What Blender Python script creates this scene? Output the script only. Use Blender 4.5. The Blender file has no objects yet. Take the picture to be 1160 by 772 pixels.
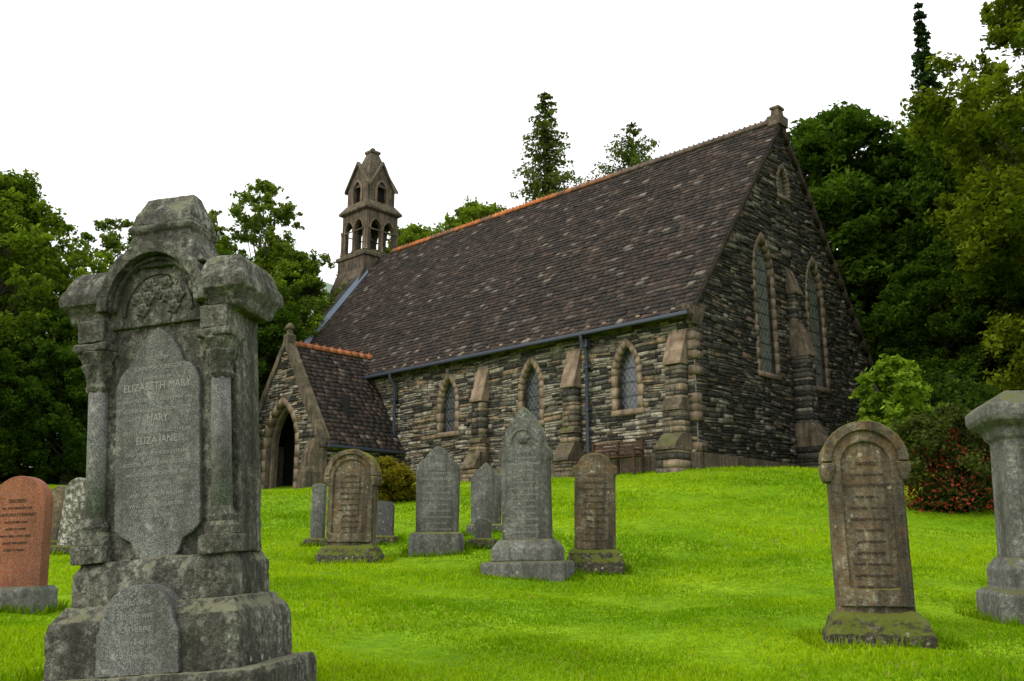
import bpy, bmesh, math, random
import numpy as np
from mathutils import Vector, Matrix
from mathutils.geometry import tessellate_polygon
random.seed(7); rng=np.random.default_rng(7)
R=random.random; U=random.uniform
scene=bpy.context.scene
col=scene.collection
scene.view_settings.view_transform='Standard'; scene.view_settings.look='None'; scene.view_settings.exposure=0

# ------------------------------------------------------------------ camera
cam=bpy.data.cameras.new("camera"); cam.sensor_width=36; cam.lens=1043.3/1160*36; cam.clip_end=3000; cam.clip_start=.05
co=bpy.data.objects.new("camera",cam); col.objects.link(co)
co.location=(0,0,0); co.rotation_euler=(math.radians(90+12.65),0,0); scene.camera=co

# ------------------------------------------------------------------ light
SUN_EL=42
w=bpy.data.worlds.new("World"); scene.world=w; w.use_nodes=True
nt=w.node_tree; nt.nodes.clear()
out=nt.nodes.new("ShaderNodeOutputWorld"); add=nt.nodes.new("ShaderNodeAddShader")
b1=nt.nodes.new("ShaderNodeBackground"); b2=nt.nodes.new("ShaderNodeBackground")
sky=nt.nodes.new("ShaderNodeTexSky"); sky.sky_type='NISHITA'; sky.sun_disc=False
sky.sun_elevation=math.radians(SUN_EL)
sd=Vector((-.62,-.5,0)).normalized()
sky.sun_rotation=math.atan2(sd.x,sd.y)
sky.dust_density=4
b1.inputs[1].default_value=.05
nt.links.new(sky.outputs[0],b1.inputs[0])
tc=nt.nodes.new("ShaderNodeTexCoord"); nz=nt.nodes.new("ShaderNodeTexNoise"); nz.inputs['Scale'].default_value=1.6; nz.inputs['Detail'].default_value=3
cr=nt.nodes.new("ShaderNodeValToRGB"); cr.color_ramp.elements[0].color=(.88,.89,.9,1); cr.color_ramp.elements[1].color=(1,.99,.96,1)
cr.color_ramp.elements[0].position=.35; cr.color_ramp.elements[1].position=.6
nt.links.new(tc.outputs['Generated'],nz.inputs['Vector']); nt.links.new(nz.outputs[0],cr.inputs[0]); nt.links.new(cr.outputs[0],b2.inputs[0])
b2.inputs[1].default_value=1.35
nt.links.new(b1.outputs[0],add.inputs[0]); nt.links.new(b2.outputs[0],add.inputs[1]); nt.links.new(add.outputs[0],out.inputs[0])
sl=bpy.data.lights.new("sun",'SUN'); sl.energy=1.1; sl.angle=math.radians(22); sl.color=(1,.94,.83)
so=bpy.data.objects.new("sun",sl); col.objects.link(so)
el=math.radians(SUN_EL); dirv=Vector((sd.x*math.cos(el),sd.y*math.cos(el),math.sin(el)))
so.rotation_euler=dirv.to_track_quat('Z','Y').to_euler(); so.location=(-20,-20,40)

# ------------------------------------------------------------------ helpers
def link(name,data,parent=None,loc=(0,0,0),rot=(0,0,0)):
    o=bpy.data.objects.new(name,data); col.objects.link(o); o.location=loc; o.rotation_euler=rot
    if parent: o.parent=parent
    return o
def empty(name,loc,rot=(0,0,0)):
    o=link(name,None,None,loc,rot); o.empty_display_size=.3; return o
class NT:
    def __init__(s,name):
        s.m=bpy.data.materials.new(name); s.m.use_nodes=True; s.t=s.m.node_tree; s.p=s.t.nodes['Principled BSDF']; s.p.inputs['Roughness'].default_value=.9
        s.p.inputs['Specular IOR Level'].default_value=.25
    def n(s,ty,**k):
        nd=s.t.nodes.new(ty)
        for a,b in k.items(): setattr(nd,a,b)
        return nd
    def l(s,a,b): s.t.links.new(a,b)
    def coord(s,scale=(1,1,1)):
        tc=s.n("ShaderNodeTexCoord"); mp=s.n("ShaderNodeMapping"); mp.inputs['Scale'].default_value=scale
        s.l(tc.outputs['Object'],mp.inputs[0]); return mp.outputs[0]
    def noise(s,vec,scale,detail=5,rough=.6):
        nd=s.n("ShaderNodeTexNoise"); nd.inputs['Scale'].default_value=scale; nd.inputs['Detail'].default_value=min(detail,4); nd.inputs['Roughness'].default_value=rough
        s.l(vec,nd.inputs['Vector']); return nd.outputs[0]
    def ramp(s,fac,stops):
        r=s.n("ShaderNodeValToRGB"); e=r.color_ramp.elements
        while len(e)<len(stops): e.new(.5)
        for i,(p,c) in enumerate(stops):
            e[i].position=p; c=(c,c,c) if not isinstance(c,(tuple,list)) else c; e[i].color=(*c,1)
        s.l(fac,r.inputs[0]); return r.outputs[0]
    def mix(s,fac,a,b,mode='MIX'):
        m=s.n("ShaderNodeMix",data_type='RGBA',blend_type=mode)
        for i,v in ((0,fac),(6,a),(7,b)):
            if hasattr(v,'is_linked'): s.l(v,m.inputs[i])
            elif i==0: m.inputs[0].default_value=v
            else: m.inputs[i].default_value=(*v,1)
        return m.outputs[2]
    def math(s,op,a,b=None):
        m=s.n("ShaderNodeMath",operation=op)
        for i,v in ((0,a),(1,b)):
            if v is None: continue
            if isinstance(v,(int,float)): m.inputs[i].default_value=v
            else: s.l(v,m.inputs[i])
        return m.outputs[0]
    def bump(s,h,strength,dist=.02):
        b=s.n("ShaderNodeBump"); b.inputs['Strength'].default_value=strength; b.inputs['Distance'].default_value=dist
        s.l(h,b.inputs['Height']); s.l(b.outputs[0],s.p.inputs['Normal'])

def stone_mat(name,c1,c2,scale=5,lichen=(.5,.48,.4),lich=.0,moss=0.,attr=False,streak=.5,bump=.6,rough=.9,orange=0.,mosscol=(.09,.11,.02),bd=.015,speck=0.,disc=.0,mott=0.):
    s=NT(name); v=s.coord()
    n1=s.noise(v,scale,8,.65)
    base=s.ramp(n1,[(.3,c1),(.7,c2)])
    if attr:
        a=s.n("ShaderNodeAttribute",attribute_name="Col")
        base=s.mix(1.0,a.outputs['Color'],s.ramp(n1,[(.3,.6),(.7,1.35)]),'MULTIPLY')
    if speck:
        vs=s.noise(v,160,2,.5); base=s.mix(s.ramp(vs,[(.5,0.),(.62,speck)]),base,(.5,.5,.48))
        base=s.mix(s.ramp(s.noise(v,130,2,.5),[(.52,0.),(.62,speck)]),base,(.02,.02,.022))
    if mott:
        base=s.mix(s.ramp(s.noise(v,27,4,.8),[(.50,0.),(.60,mott)]),base,(.36,.355,.30))
        base=s.mix(s.ramp(s.noise(v,19,4,.8),[(.50,0.),(.62,mott)]),base,(.045,.042,.032))
    if lich:
        nl=s.noise(v,14,9,.75); base=s.mix(s.ramp(nl,[(.60-lich*.12,0.),(.68-lich*.12,.75)]),base,lichen)
    if streak:
        vz=s.coord((7,7,.7)); ns=s.noise(vz,1.0,6,.6)
        base=s.mix(s.ramp(ns,[(.42,0.),(.68,streak)]),base,(.03,.027,.022))
        nb=s.noise(v,2.1,5,.65); base=s.mix(s.ramp(nb,[(.42,0.),(.66,streak*.8)]),base,(.035,.032,.025))
    if disc:
        vo=s.n("ShaderNodeTexVoronoi"); vo.inputs['Scale'].default_value=15; s.l(s.mix(.06,v,nl if lich else n1),vo.inputs['Vector'])
        nm=s.noise(v,2.7,3,.5); msk=s.math('MULTIPLY',s.ramp(vo.outputs['Distance'],[(.14,.9),(.24,0.)]),s.ramp(nm,[(.62-disc*.1,0.),(.68-disc*.1,1.)]))
        base=s.mix(msk,base,tuple(min(1,c*1.15) for c in lichen))
    if orange:
        no=s.noise(v,4.3,6,.7); base=s.mix(s.ramp(no,[(.5,0.),(.68,orange)]),base,(.23,.115,.035))
    if moss:
        g=s.n("ShaderNodeNewGeometry"); sp=s.n("ShaderNodeSeparateXYZ"); s.l(g.outputs['Normal'],sp.inputs[0])
        nm=s.noise(v,7,6,.75); f=s.math('ADD',s.math('MULTIPLY',sp.outputs[2],.45),nm)
        base=s.mix(s.ramp(f,[(.95-moss*.38,0.),(1.02-moss*.30,.9)]),base,mosscol)
    s.l(base,s.p.inputs['Base Color'])
    s.p.inputs['Roughness'].default_value=rough
    s.bump(s.noise(v,scale*5,8,.75),bump,bd*1.5); return s.m

def mesh_from(name,verts,faces,mat=None,parent=None,recalc=True,smooth=False,loc=(0,0,0),rot=(0,0,0)):
    me=bpy.data.meshes.new(name); me.from_pydata([tuple(v) for v in verts],[],faces)
    if recalc:
        bm=bmesh.new(); bm.from_mesh(me); bmesh.ops.recalc_face_normals(bm,faces=bm.faces); bm.to_mesh(me); bm.free()
    if smooth:
        for p in me.polygons: p.use_smooth=True
    if mat: me.materials.append(mat)
    return link(name,me,parent,loc,rot)
def bevel(o,wd=.008,seg=2):
    m=o.modifiers.new("bevel",'BEVEL'); m.width=wd; m.segments=seg; m.limit_method='ANGLE'; m.angle_limit=math.radians(35); return o
BOXF=[(0,1,2,3),(4,7,6,5),(0,4,5,1),(1,5,6,2),(2,6,7,3),(3,7,4,0)]
def box(name,x0,x1,y0,y1,z0,z1,mat,parent=None,bv=.01):
    v=[(x0,y0,z0),(x1,y0,z0),(x1,y1,z0),(x0,y1,z0),(x0,y0,z1),(x1,y0,z1),(x1,y1,z1),(x0,y1,z1)]
    o=mesh_from(name,v,BOXF,mat,parent)
    if bv: bevel(o,bv)
    return o
def batch(name,C,cols,mat,parent=None):
    C=np.asarray(C,dtype=np.float32).reshape(-1,8,3); n=len(C)
    f=np.array(BOXF)[None]+ (np.arange(n)*8)[:,None,None]
    me=bpy.data.meshes.new(name); me.vertices.add(n*8); me.vertices.foreach_set('co',C.ravel())
    f=f.reshape(-1,4); me.loops.add(f.size); me.loops.foreach_set('vertex_index',f.ravel().astype(np.int32))
    me.polygons.add(len(f)); me.polygons.foreach_set('loop_start',(np.arange(len(f))*4).astype(np.int32)); me.update(calc_edges=True)
    a=me.color_attributes.new("Col",'FLOAT_COLOR','POINT'); cc=np.ones((n,8,4),np.float32); cc[:,:,:3]=np.asarray(cols,dtype=np.float32)[:,None,:]
    a.data.foreach_set('color',cc.ravel())
    bm=bmesh.new(); bm.from_mesh(me); bmesh.ops.recalc_face_normals(bm,faces=bm.faces); bm.to_mesh(me); bm.free()
    me.materials.append(mat); return link(name,me,parent)
def stack(name,prof,mat,parent=None,cx=0,cy=0,bv=.006):
    "prof: (hx,hy,z) rectangular sections lofted"
    v=[];f=[]
    for hx,hy,z in prof: v+=[(cx-hx,cy-hy,z),(cx+hx,cy-hy,z),(cx+hx,cy+hy,z),(cx-hx,cy+hy,z)]
    n=len(prof)
    for i in range(n-1):
        for k in range(4):
            a=i*4+k;b=i*4+(k+1)%4; f.append((a,b,b+4,a+4))
    f.append((3,2,1,0)); f.append(tuple((n-1)*4+k for k in range(4)))
    o=mesh_from(name,v,f,mat,parent)
    if bv: bevel(o,bv)
    return o
def lathe(name,prof,mat,parent=None,cx=0,cy=0,seg=24,mod=0,modn=8,smooth=False):
    v=[];f=[]
    for r,z in prof:
        for k in range(seg):
            a=2*math.pi*k/seg; rr=r*(1+mod*math.cos(modn*a+z*40)); v.append((cx+rr*math.cos(a),cy+rr*math.sin(a),z))
    n=len(prof)
    for i in range(n-1):
        for k in range(seg):
            a=i*seg+k;b=i*seg+(k+1)%seg; f.append((a,b,b+seg,a+seg))
    f.append(tuple(reversed(range(seg)))); f.append(tuple((n-1)*seg+k for k in range(seg)))
    return mesh_from(name,v,f,mat,parent,smooth=smooth)
def panel(name,outer,holes,d0,d1,mat,parent=None,frame=None,bv=0):
    """extruded plate with holes. 2-D pts (h,z); d0 back, d1 front (outward). frame=(O,H,N)"""
    O,H,N=frame or (Vector((0,0,0)),Vector((1,0,0)),Vector((0,-1,0)))
    loops=[outer]+list(holes); flat=[p for l in loops for p in l]
    tri=tessellate_polygon([[Vector((p[0],p[1],0)) for p in l] for l in loops])
    P=lambda p,d:O+H*p[0]+Vector((0,0,p[1]))+N*d
    n=len(flat); v=[P(p,d1) for p in flat]+[P(p,d0) for p in flat]; f=[]
    for t in tri: f.append(tuple(t)); f.append(tuple(i+n for i in reversed(t)))
    k=0
    for l in loops:
        m=len(l)
        for i in range(m):
            a=k+i;b=k+(i+1)%m; f.append((a,b,b+n,a+n))
        k+=m
    o=mesh_from(name,v,f,mat,parent)
    if bv: bevel(o,bv)
    return o
def arch_hw(z,w,zs,Rr):
    if z<=zs: return w
    q=Rr*Rr-(z-zs)**2
    return (math.sqrt(q)-(Rr-w)) if q>0 else -1
def arch_pts(cx,w,z0,zs,Rr,seg=8,off=0):
    "closed CCW polygon of pointed arch opening, grown by off"
    w2=w+off; R2=Rr+off; c=Rr-w; th=math.acos(max(-1,min(1,c/R2)))
    pts=[(cx-w2,z0-off),(cx+w2,z0-off)]
    for i in range(seg+1):
        a=th*i/seg; pts.append((cx-c+R2*math.cos(a),zs+R2*math.sin(a)))
    for i in range(seg-1,-1,-1):
        a=th*i/seg; pts.append((cx+c-R2*math.cos(a),zs+R2*math.sin(a)))
    return pts
def tube(pts,rad,seg=6):
    v=[];f=[]
    for i,(p,r) in enumerate(zip(pts,rad)):
        d=(pts[min(i+1,len(pts)-1)]-pts[max(i-1,0)]).normalized()
        a=d.cross(Vector((.31,.9,.17))).normalized(); b=d.cross(a)
        for k in range(seg):
            t=2*math.pi*k/seg; v.append(p+a*(r*math.cos(t))+b*(r*math.sin(t)))
    for i in range(len(pts)-1):
        for k in range(seg):
            a=i*seg+k;b=i*seg+(k+1)%seg; f.append((a,b,b+seg,a+seg))
    return v,f

# ------------------------------------------------------------------ terrain
CP=np.array([(-1.62,4.58,-.69),(-3.89,7.63,-.45),(-2.18,12.78,-.15),(-1.05,13.3,-.10),(.21,11.55,-.33),(1.02,11.97,-.29),(-3.07,15.0,-.03),(-1.99,14.86,.06),(-.35,14.9,.2),
(2.45,6.52,-.68),(3.99,7.7,-.53),(8.64,17,.44),(8.66,26,2.06),(5.06,24.5,2.05),(1.46,28.5,2.1),(-2.15,31.9,2.15),(-9.7,34.2,2.2),(-6,30.8,2.0),(2.9,24,1.67),(-.5,27,1.88),(-8.5,31,1.75),
(10.5,24,1.9),(14,28,2.1),(-11,22,1.2),(-16,28,1.9),(0,0,-1.0),(0,-15,-1.8),(20,10,0),(-20,10,-.2),(25,30,2.3),(-25,35,2.3),(0,50,3),(25,55,4),(-25,55,3),(-40,0,-.5),(40,0,-.5),(50,40,2.5),(-50,40,2.5),(0,80,3),(-40,-30,-2),(40,-30,-2)])
def kern(d2): return .5*d2*np.log(d2+1e-9)
NCP=len(CP); KD=((CP[:,None,:2]-CP[None,:,:2])**2).sum(-1); KK=kern(KD)+np.eye(NCP)*2.0
Pm=np.c_[np.ones(NCP),CP[:,:2]]; SOL=np.linalg.solve(np.block([[KK,Pm],[Pm.T,np.zeros((3,3))]]),np.r_[CP[:,2],0,0,0])
def gh(x,y):
    x=np.atleast_1d(np.asarray(x,float)); y=np.atleast_1d(np.asarray(y,float)); o=np.empty_like(x)
    for i in range(0,len(x),50000):
        xs=x[i:i+50000];ys=y[i:i+50000]
        d=(xs[:,None]-CP[:,0])**2+(ys[:,None]-CP[:,1])**2
        z=kern(d)@SOL[:NCP]+SOL[NCP]+SOL[NCP+1]*xs+SOL[NCP+2]*ys
        r=np.hypot(xs,ys-20); f=np.clip((r-45)/35,0,1); f=f*f*(3-2*f)
        z=z+.045*np.sin(xs*1.1+ys*.35)*np.sin(ys*.8-xs*.3)+.025*np.sin(xs*2.7+1)*np.sin(ys*2.2+xs*.6)
        o[i:i+50000]=np.clip(z,-3,6)*(1-f)+2.0*f
    return o
g1=lambda x,y:float(gh(x,y)[0])
NG=260; q=np.linspace(-1,1,NG); ax=60*q+1440*np.sign(q)*np.abs(q)**7
X,Y=np.meshgrid(ax,ax+18); Z=gh(X.ravel(),Y.ravel())
VV=np.c_[X.ravel(),Y.ravel(),Z]; idx=np.arange(NG*NG).reshape(NG,NG)
F=np.stack([idx[:-1,:-1],idx[:-1,1:],idx[1:,1:],idx[1:,:-1]],-1).reshape(-1,4)
me=bpy.data.meshes.new("ground"); me.from_pydata(VV.tolist(),[],F.tolist())
for p in me.polygons: p.use_smooth=True
s=NT("grass_ground"); v=s.coord()
c=s.ramp(s.noise(v,.5,4,.65),[(.34,(.12,.26,.004)),(.66,(.25,.39,.008))])
c=s.mix(s.ramp(s.noise(v,2.2,4,.7),[(.45,.0),(.62,.5)]),c,(.075,.16,.004))
c=s.mix(s.ramp(s.noise(v,11,4,.75),[(.4,.0),(.66,.6)]),c,(.05,.11,.004))
s.l(c,s.p.inputs['Base Color']); s.p.inputs['Specular IOR Level'].default_value=.05
me.materials.append(s.m); link("ground",me)

def leaf_mat(name,tr=.35):
    s=NT(name); a=s.n("ShaderNodeAttribute",attribute_name="Col"); s.t.nodes.remove(s.p)
    d=s.n("ShaderNodeBsdfDiffuse"); s.l(a.outputs['Color'],d.inputs[0])
    t=s.n("ShaderNodeBsdfTranslucent"); s.l(s.mix(1.0,a.outputs['Color'],(1.3,1.4,.5),'MULTIPLY'),t.inputs[0])
    m=s.n("ShaderNodeMixShader"); m.inputs[0].default_value=tr; o=s.t.nodes['Material Output']
    s.l(d.outputs[0],m.inputs[1]); s.l(t.outputs[0],m.inputs[2]); s.l(m.outputs[0],o.inputs[0]); return s.m
M_GRASS=leaf_mat("grass_blades",.35); M_LEAF=leaf_mat("leaves",.4)
def poly_mesh(name,V,k,cols,mat):
    n=len(V); me=bpy.data.meshes.new(name); me.vertices.add(n*k); me.vertices.foreach_set('co',V.astype(np.float32).ravel())
    me.loops.add(n*k); me.loops.foreach_set('vertex_index',np.arange(n*k,dtype=np.int32)); me.polygons.add(n)
    me.polygons.foreach_set('loop_start',(np.arange(n)*k).astype(np.int32)); me.update(calc_edges=True)
    a=me.color_attributes.new("Col",'FLOAT_COLOR','POINT'); cc=np.ones((n,k,4),np.float32); cc[:,:,:3]=cols[:,None,:]; a.data.foreach_set('color',cc.ravel())
    me.materials.append(mat); return me
_g=np.random.default_rng(3); _K=[( _g.uniform(0,6.28),f_*math.cos(a_),f_*math.sin(a_),1/(1+f_*.4)) for f_ in (.5,.8,1.2,1.9,3.1,4.6,7.,11.) for a_ in _g.uniform(0,6.28,4)]
def patch(x,y):
    o=np.zeros_like(x); 
    for ph_,a_,b_,w_ in _K: o+=w_*np.sin(a_*x+b_*y+ph_)
    return np.clip(.5+o/4.2,0,1)
GB=[]
def blades(x,y,h,wd,dark=1.):
    n=len(x); z=gh(x,y); a=rng.uniform(0,2*np.pi,n); la=rng.uniform(0,2*np.pi,n); ll=rng.uniform(.1,.9,n)*h
    dx=np.cos(a)*wd;dy=np.sin(a)*wd
    V=np.zeros((n,3,3)); V[:,0]=np.c_[x-dx,y-dy,z-.005]; V[:,1]=np.c_[x+dx,y+dy,z-.005]; V[:,2]=np.c_[x+np.cos(la)*ll,y+np.sin(la)*ll,z+h]
    t=rng.uniform(0,1,(n,1)); pn=patch(x,y)[:,None]
    c=np.array([.15,.29,.004])*(1-t)+np.array([.30,.46,.010])*t
    c=c*(np.array([.62,.70,.7])*(1-pn)+np.array([1.2,1.06,1.1])*pn)*dark
    dry=rng.random((n,1))<.03; c=np.where(dry,np.array([.36,.33,.09])*rng.uniform(.6,1.1,(n,1)),c)
    GB.append((V,c))
nb_=430000; Yb=2.4*np.exp(rng.uniform(0,1,nb_)*math.log(27/2.4)); Xb=rng.uniform(-1,1,nb_)*(.66*Yb+1.2)
blades(Xb,Yb,(.013+.0011*Yb)*rng.uniform(.4,1.5,nb_)*(.6+.9*patch(Xb*1.7+9,Yb*1.7)),.0025+.0009*Yb)

# ------------------------------------------------------------------ materials
M_WALL=stone_mat("rubble_stone",(0,0,0),(0,0,0),7,lichen=(.42,.38,.31),lich=.1,attr=True,streak=.5,bump=.9,bd=.03)
M_GABW=stone_mat("gable_rubble_stone",(0,0,0),(0,0,0),7,lichen=(.28,.25,.2),lich=.05,attr=True,streak=.7,bump=.9,bd=.03)  # darker than the long wall: dark stones plus gable shade put into the colour
M_CORE=stone_mat("lime_mortar",(.13,.115,.09),(.30,.265,.21),9,streak=.4,bump=.8)
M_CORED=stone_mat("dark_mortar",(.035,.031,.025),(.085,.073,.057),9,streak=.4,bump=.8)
M_SAND=stone_mat("dressed_sandstone",(.21,.15,.10),(.36,.265,.185),4,lichen=(.42,.38,.3),lich=.1,streak=.5,moss=.2,bump=.5)
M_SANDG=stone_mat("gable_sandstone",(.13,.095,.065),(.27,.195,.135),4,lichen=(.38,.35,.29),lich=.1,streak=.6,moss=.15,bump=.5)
M_SANDD=stone_mat("weathered_sandstone",(.09,.07,.048),(.21,.155,.105),4,lichen=(.38,.36,.3),lich=.2,streak=.85,moss=.45,bump=.8)
M_SLATE=stone_mat("roof_slate",(0,0,0),(0,0,0),6,lichen=(.2,.18,.15),lich=.15,attr=True,streak=.5,moss=.25,mosscol=(.04,.035,.015),bump=.5,rough=.8)
M_TILE=stone_mat("ridge_tile",(0,0,0),(0,0,0),6,lichen=(.35,.34,.3),lich=.1,attr=True,streak=.2,bump=.5)
s=NT("cast_iron"); s.p.inputs['Base Color'].default_value=(.035,.045,.07,1); s.p.inputs['Roughness'].default_value=.45; s.p.inputs['Specular IOR Level'].default_value=.5; M_IRON=s.m
def glass_mat(name,g,lead,period):
    s=NT(name); tc=s.n("ShaderNodeTexCoord"); sp=s.n("ShaderNodeSeparateXYZ"); s.l(tc.outputs['Object'],sp.inputs[0])
    h=s.math('ADD',sp.outputs[0],sp.outputs[1])
    fr=lambda e:s.math('LESS_THAN',s.math('FRACT',s.math('DIVIDE',e,period)),.15)
    l=s.math('MAXIMUM',fr(s.math('ADD',h,s.math('MULTIPLY',sp.outputs[2],.7))),fr(s.math('SUBTRACT',h,s.math('MULTIPLY',sp.outputs[2],.7))))
    nn=s.noise(s.coord(),5,3); c=s.ramp(nn,[(.3,tuple(x*.35 for x in g)),(.7,tuple(x*1.5 for x in g))])
    s.l(s.mix(l,c,lead),s.p.inputs['Base Color']); s.p.inputs['Roughness'].default_value=.2; s.p.inputs['Specular IOR Level'].default_value=.7
    s.bump(s.noise(s.coord(),9,3),.5,.03); return s.m
M_GLASS=glass_mat("leaded_glass",(.04,.048,.058),(.12,.125,.12),.17)
M_GLASSG=glass_mat("leaded_glass_gable",(.085,.095,.085),(.16,.165,.145),.2)
s=NT("dark_interior"); s.p.inputs['Base Color'].default_value=(.012,.011,.01,1); M_DARK=s.m
s=NT("old_wood"); s.l(s.ramp(s.noise(s.coord((2,30,30)),3,6),[(.3,(.03,.018,.012)),(.7,(.09,.05,.03))]),s.p.inputs['Base Color']); M_WOOD=s.m

# ------------------------------------------------------------------ church
L=22.04;W=11.72;He=4.58;Hr=12.06;YAW=math.radians(-43.86)
church=empty("stone_church",(5.062,25,2.097),(0,0,YAW))
V3=Vector
FS=(V3((0,0,0)),V3((1,0,0)),V3((0,-1,0)))     # south (long) wall
FE=(V3((0,0,0)),V3((0,1,0)),V3((1,0,0)))      # near gable
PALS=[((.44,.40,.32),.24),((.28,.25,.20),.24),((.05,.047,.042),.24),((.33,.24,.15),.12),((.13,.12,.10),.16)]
PALE=[((.22,.19,.15),.13),((.095,.083,.068),.30),((.028,.026,.023),.42),((.16,.11,.07),.10),((.30,.27,.22),.05)]  # gable palette: darker stones, with its unlit side toned into the colours
def pick(p):
    r=R()
    for c,w_ in p:
        r-=w_
        if r<0: break
    k=U(.75,1.25); return tuple(x*k for x in c)
def rubble(name,frame,h0,h1,z0,z1,excl,pal,mat,parent,hs=(.055,.17),ls=(.14,.62),lo=None):
    O,H,Nn=frame; C=[];cols=[]; z=z0; ph=U(0,6)
    wav=lambda h,z:.035*math.sin(h*.8+ph+z)+.02*math.sin(h*2.3+z*3)
    while z<z1:
        ch=U(*hs); zm=z+ch/2
        a,b=(h0,h1) if lo is None else lo(zm)
        ex=sorted(e for e in excl(zm) if e[1]>a and e[0]<b); segs=[];cur=a
        for e in ex:
            if e[0]>cur: segs.append((cur,e[0]))
            cur=max(cur,e[1])
        if cur<b: segs.append((cur,b))
        for sa,sb in segs:
            h=sa
            while h<sb-.03:
                l=min(U(*ls)*(.6+ch*4),sb-h)
                if sb-h-l<.12: l=sb-h
                parts=[(z,z+ch)]
                if ch>.12 and R()<.55: m=z+ch*U(.3,.7); parts=[(z,m),(m,z+ch)]
                for pz0,pz1 in parts:
                    g=.010; d=U(.01,.065); j=lambda:U(-.016,.016)
                    c=[]
                    for dd,jj in ((-.01,0),(d,1)):
                        for hh,zz in ((h+g,pz0+g),(h+l-g,pz0+g),(h+l-g,pz1-g),(h+g,pz1-g)):
                            hj=hh+(j() if jj else 0); zj=zz+(j() if jj else 0)+wav(hh,z)
                            c.append(O+H*hj+V3((0,0,zj))+Nn*(dd+(U(-.012,.012) if jj else 0)))
                    C.append([tuple(p) for p in c]); cols.append(pick(pal))
                h+=l
        z+=ch
    return batch(name,C,cols,mat,parent)
def surround(name,frame,cx,w,z0,zs,Rr,b,mat,parent,d=.065,quoin=True,sill=True):
    "dressed stone blocks round a pointed opening"
    O,H,Nn=frame; C=[];cols=[]
    P=lambda h,z,dd:tuple(O+H*h+V3((0,0,z))+Nn*dd)
    def quad(p):
        dj=d+U(-.003,.003); C.append([P(*q_,-.2) for q_ in p]+[P(*q_,dj) for q_ in p]); k=U(.8,1.2); cols.append((k,k,k))
    nz_=max(3,int((zs-z0)/.34)); 
    for sg in(-1,1):
        for i in range(nz_):
            za=z0+(zs-z0)*i/nz_+.003; zb=z0+(zs-z0)*(i+1)/nz_-.003; bb=b*(1.25 if (i%2 and quoin) else 1.)
            quad([(cx+sg*w,za),(cx+sg*(w+bb),za),(cx+sg*(w+bb),zb),(cx+sg*w,zb)])
    c=Rr-w; th=math.acos(c/Rr); m=5
    for sg in(-1,1):
        for i in range(m):
            a0=th*i/m+.005;a1=th*(i+1)/m-(.005 if i<m-1 else 0)
            th2=math.acos(c/(Rr+b)); o0=th2*i/m+.005;o1=th2*(i+1)/m-(.005 if i<m-1 else 0)
            quad([(cx+sg*(-c+Rr*math.cos(a0)),zs+Rr*math.sin(a0)),(cx+sg*(-c+(Rr+b)*math.cos(o0)),zs+(Rr+b)*math.sin(o0)),
                  (cx+sg*(-c+(Rr+b)*math.cos(o1)),zs+(Rr+b)*math.sin(o1)),(cx+sg*(-c+Rr*math.cos(a1)),zs+Rr*math.sin(a1))])
    if sill:
        dj=d+.05; p=[(cx-w-b*1.1,z0-.17),(cx+w+b*1.1,z0-.17),(cx+w+b*1.1,z0),(cx-w-b*1.1,z0)]
        C.append([P(*q_,-.2) for q_ in p]+[P(*q_,dj if q_[1]<z0-.1 else dj-.05) for q_ in p]); cols.append((1,1,1))
    return batch(name,C,cols,mat,parent)
WS=[(-2.32,.38,1.82,2.85,1.2),(-6.145,.38,1.82,2.85,1.2),(-10.09,.38,1.82,2.85,1.2)]
WE=[(4.11,.50,3.15,6.35,1.6),(7.61,.50,3.15,6.35,1.6)]
WV=(5.86,.3,9.45,9.85,.75)
panel("south_wall",[(-L,-.9),(0,-.9),(0,He+.15),(-L,He+.15)],[arch_pts(*w_) for w_ in WS],-.6,0,M_CORE,church,FS)
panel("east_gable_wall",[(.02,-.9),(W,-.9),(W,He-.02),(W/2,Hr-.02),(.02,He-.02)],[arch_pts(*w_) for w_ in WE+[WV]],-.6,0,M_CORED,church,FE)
box("north_wall",-L,-.61,W-.6,W,-.9,He,M_CORED,church,0)
panel("west_gable_wall",[(0,-.9),(W,-.9),(W,He),(W/2,Hr),(0,He)],[],-.6,0,M_CORED,church,(V3((-L-.02,0,0)),V3((0,1,0)),V3((-1,0,0))))
BUT=[-.55,-4.32,-8.33]
def exS(z):
    e=[]
    for cx,w_,z0,zs,Rr in WS:
        if z>z0-.17:
            hw=arch_hw(z,w_+.17,zs,Rr+.17) if z>zs else (w_+.16 if z>=z0 else w_+.2)
            if hw>0: e.append((cx-hw,cx+hw))
    for b in BUT:
        if z<3.6: e.append((b-.22,b+.22))
    return e
rubble("south_wall_stones",FS,-L,-.02,-.9,He-.1,exS,PALS,M_WALL,church)
def exE(z):
    e=[]
    for cx,w_,z0,zs,Rr in WE+[WV]:
        if z>z0-.17:
            hw=arch_hw(z,w_+.16,zs,Rr+.16) if z>zs else (w_+.15 if z>=z0 else w_+.18)
            if hw>0: e.append((cx-hw,cx+hw))
    if z<6: e.append((W/2-.22,W/2+.22))
    return e
def loE(z):
    if z<He: return (.02,W-.02)
    k=(z-He)/(Hr-He)*W/2; return (k+.12,W-k-.12)
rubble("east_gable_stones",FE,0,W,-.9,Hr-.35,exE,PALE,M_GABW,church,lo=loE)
for i,w_ in enumerate(WS):
    surround("window_surround",FS,*w_,.17,M_SAND,church)
    panel("window_glass",arch_pts(*w_,off=.03),[],-.22,-.2,M_GLASS,church,FS)
    for k in range(1,5):
        z=w_[2]+k*.42; hw=arch_hw(z,w_[1],w_[3],w_[4])
        if hw>.05: box("saddle_bar",w_[0]-hw,w_[0]+hw,.17,.185,z,z+.02,M_IRON,church,0)
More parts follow.
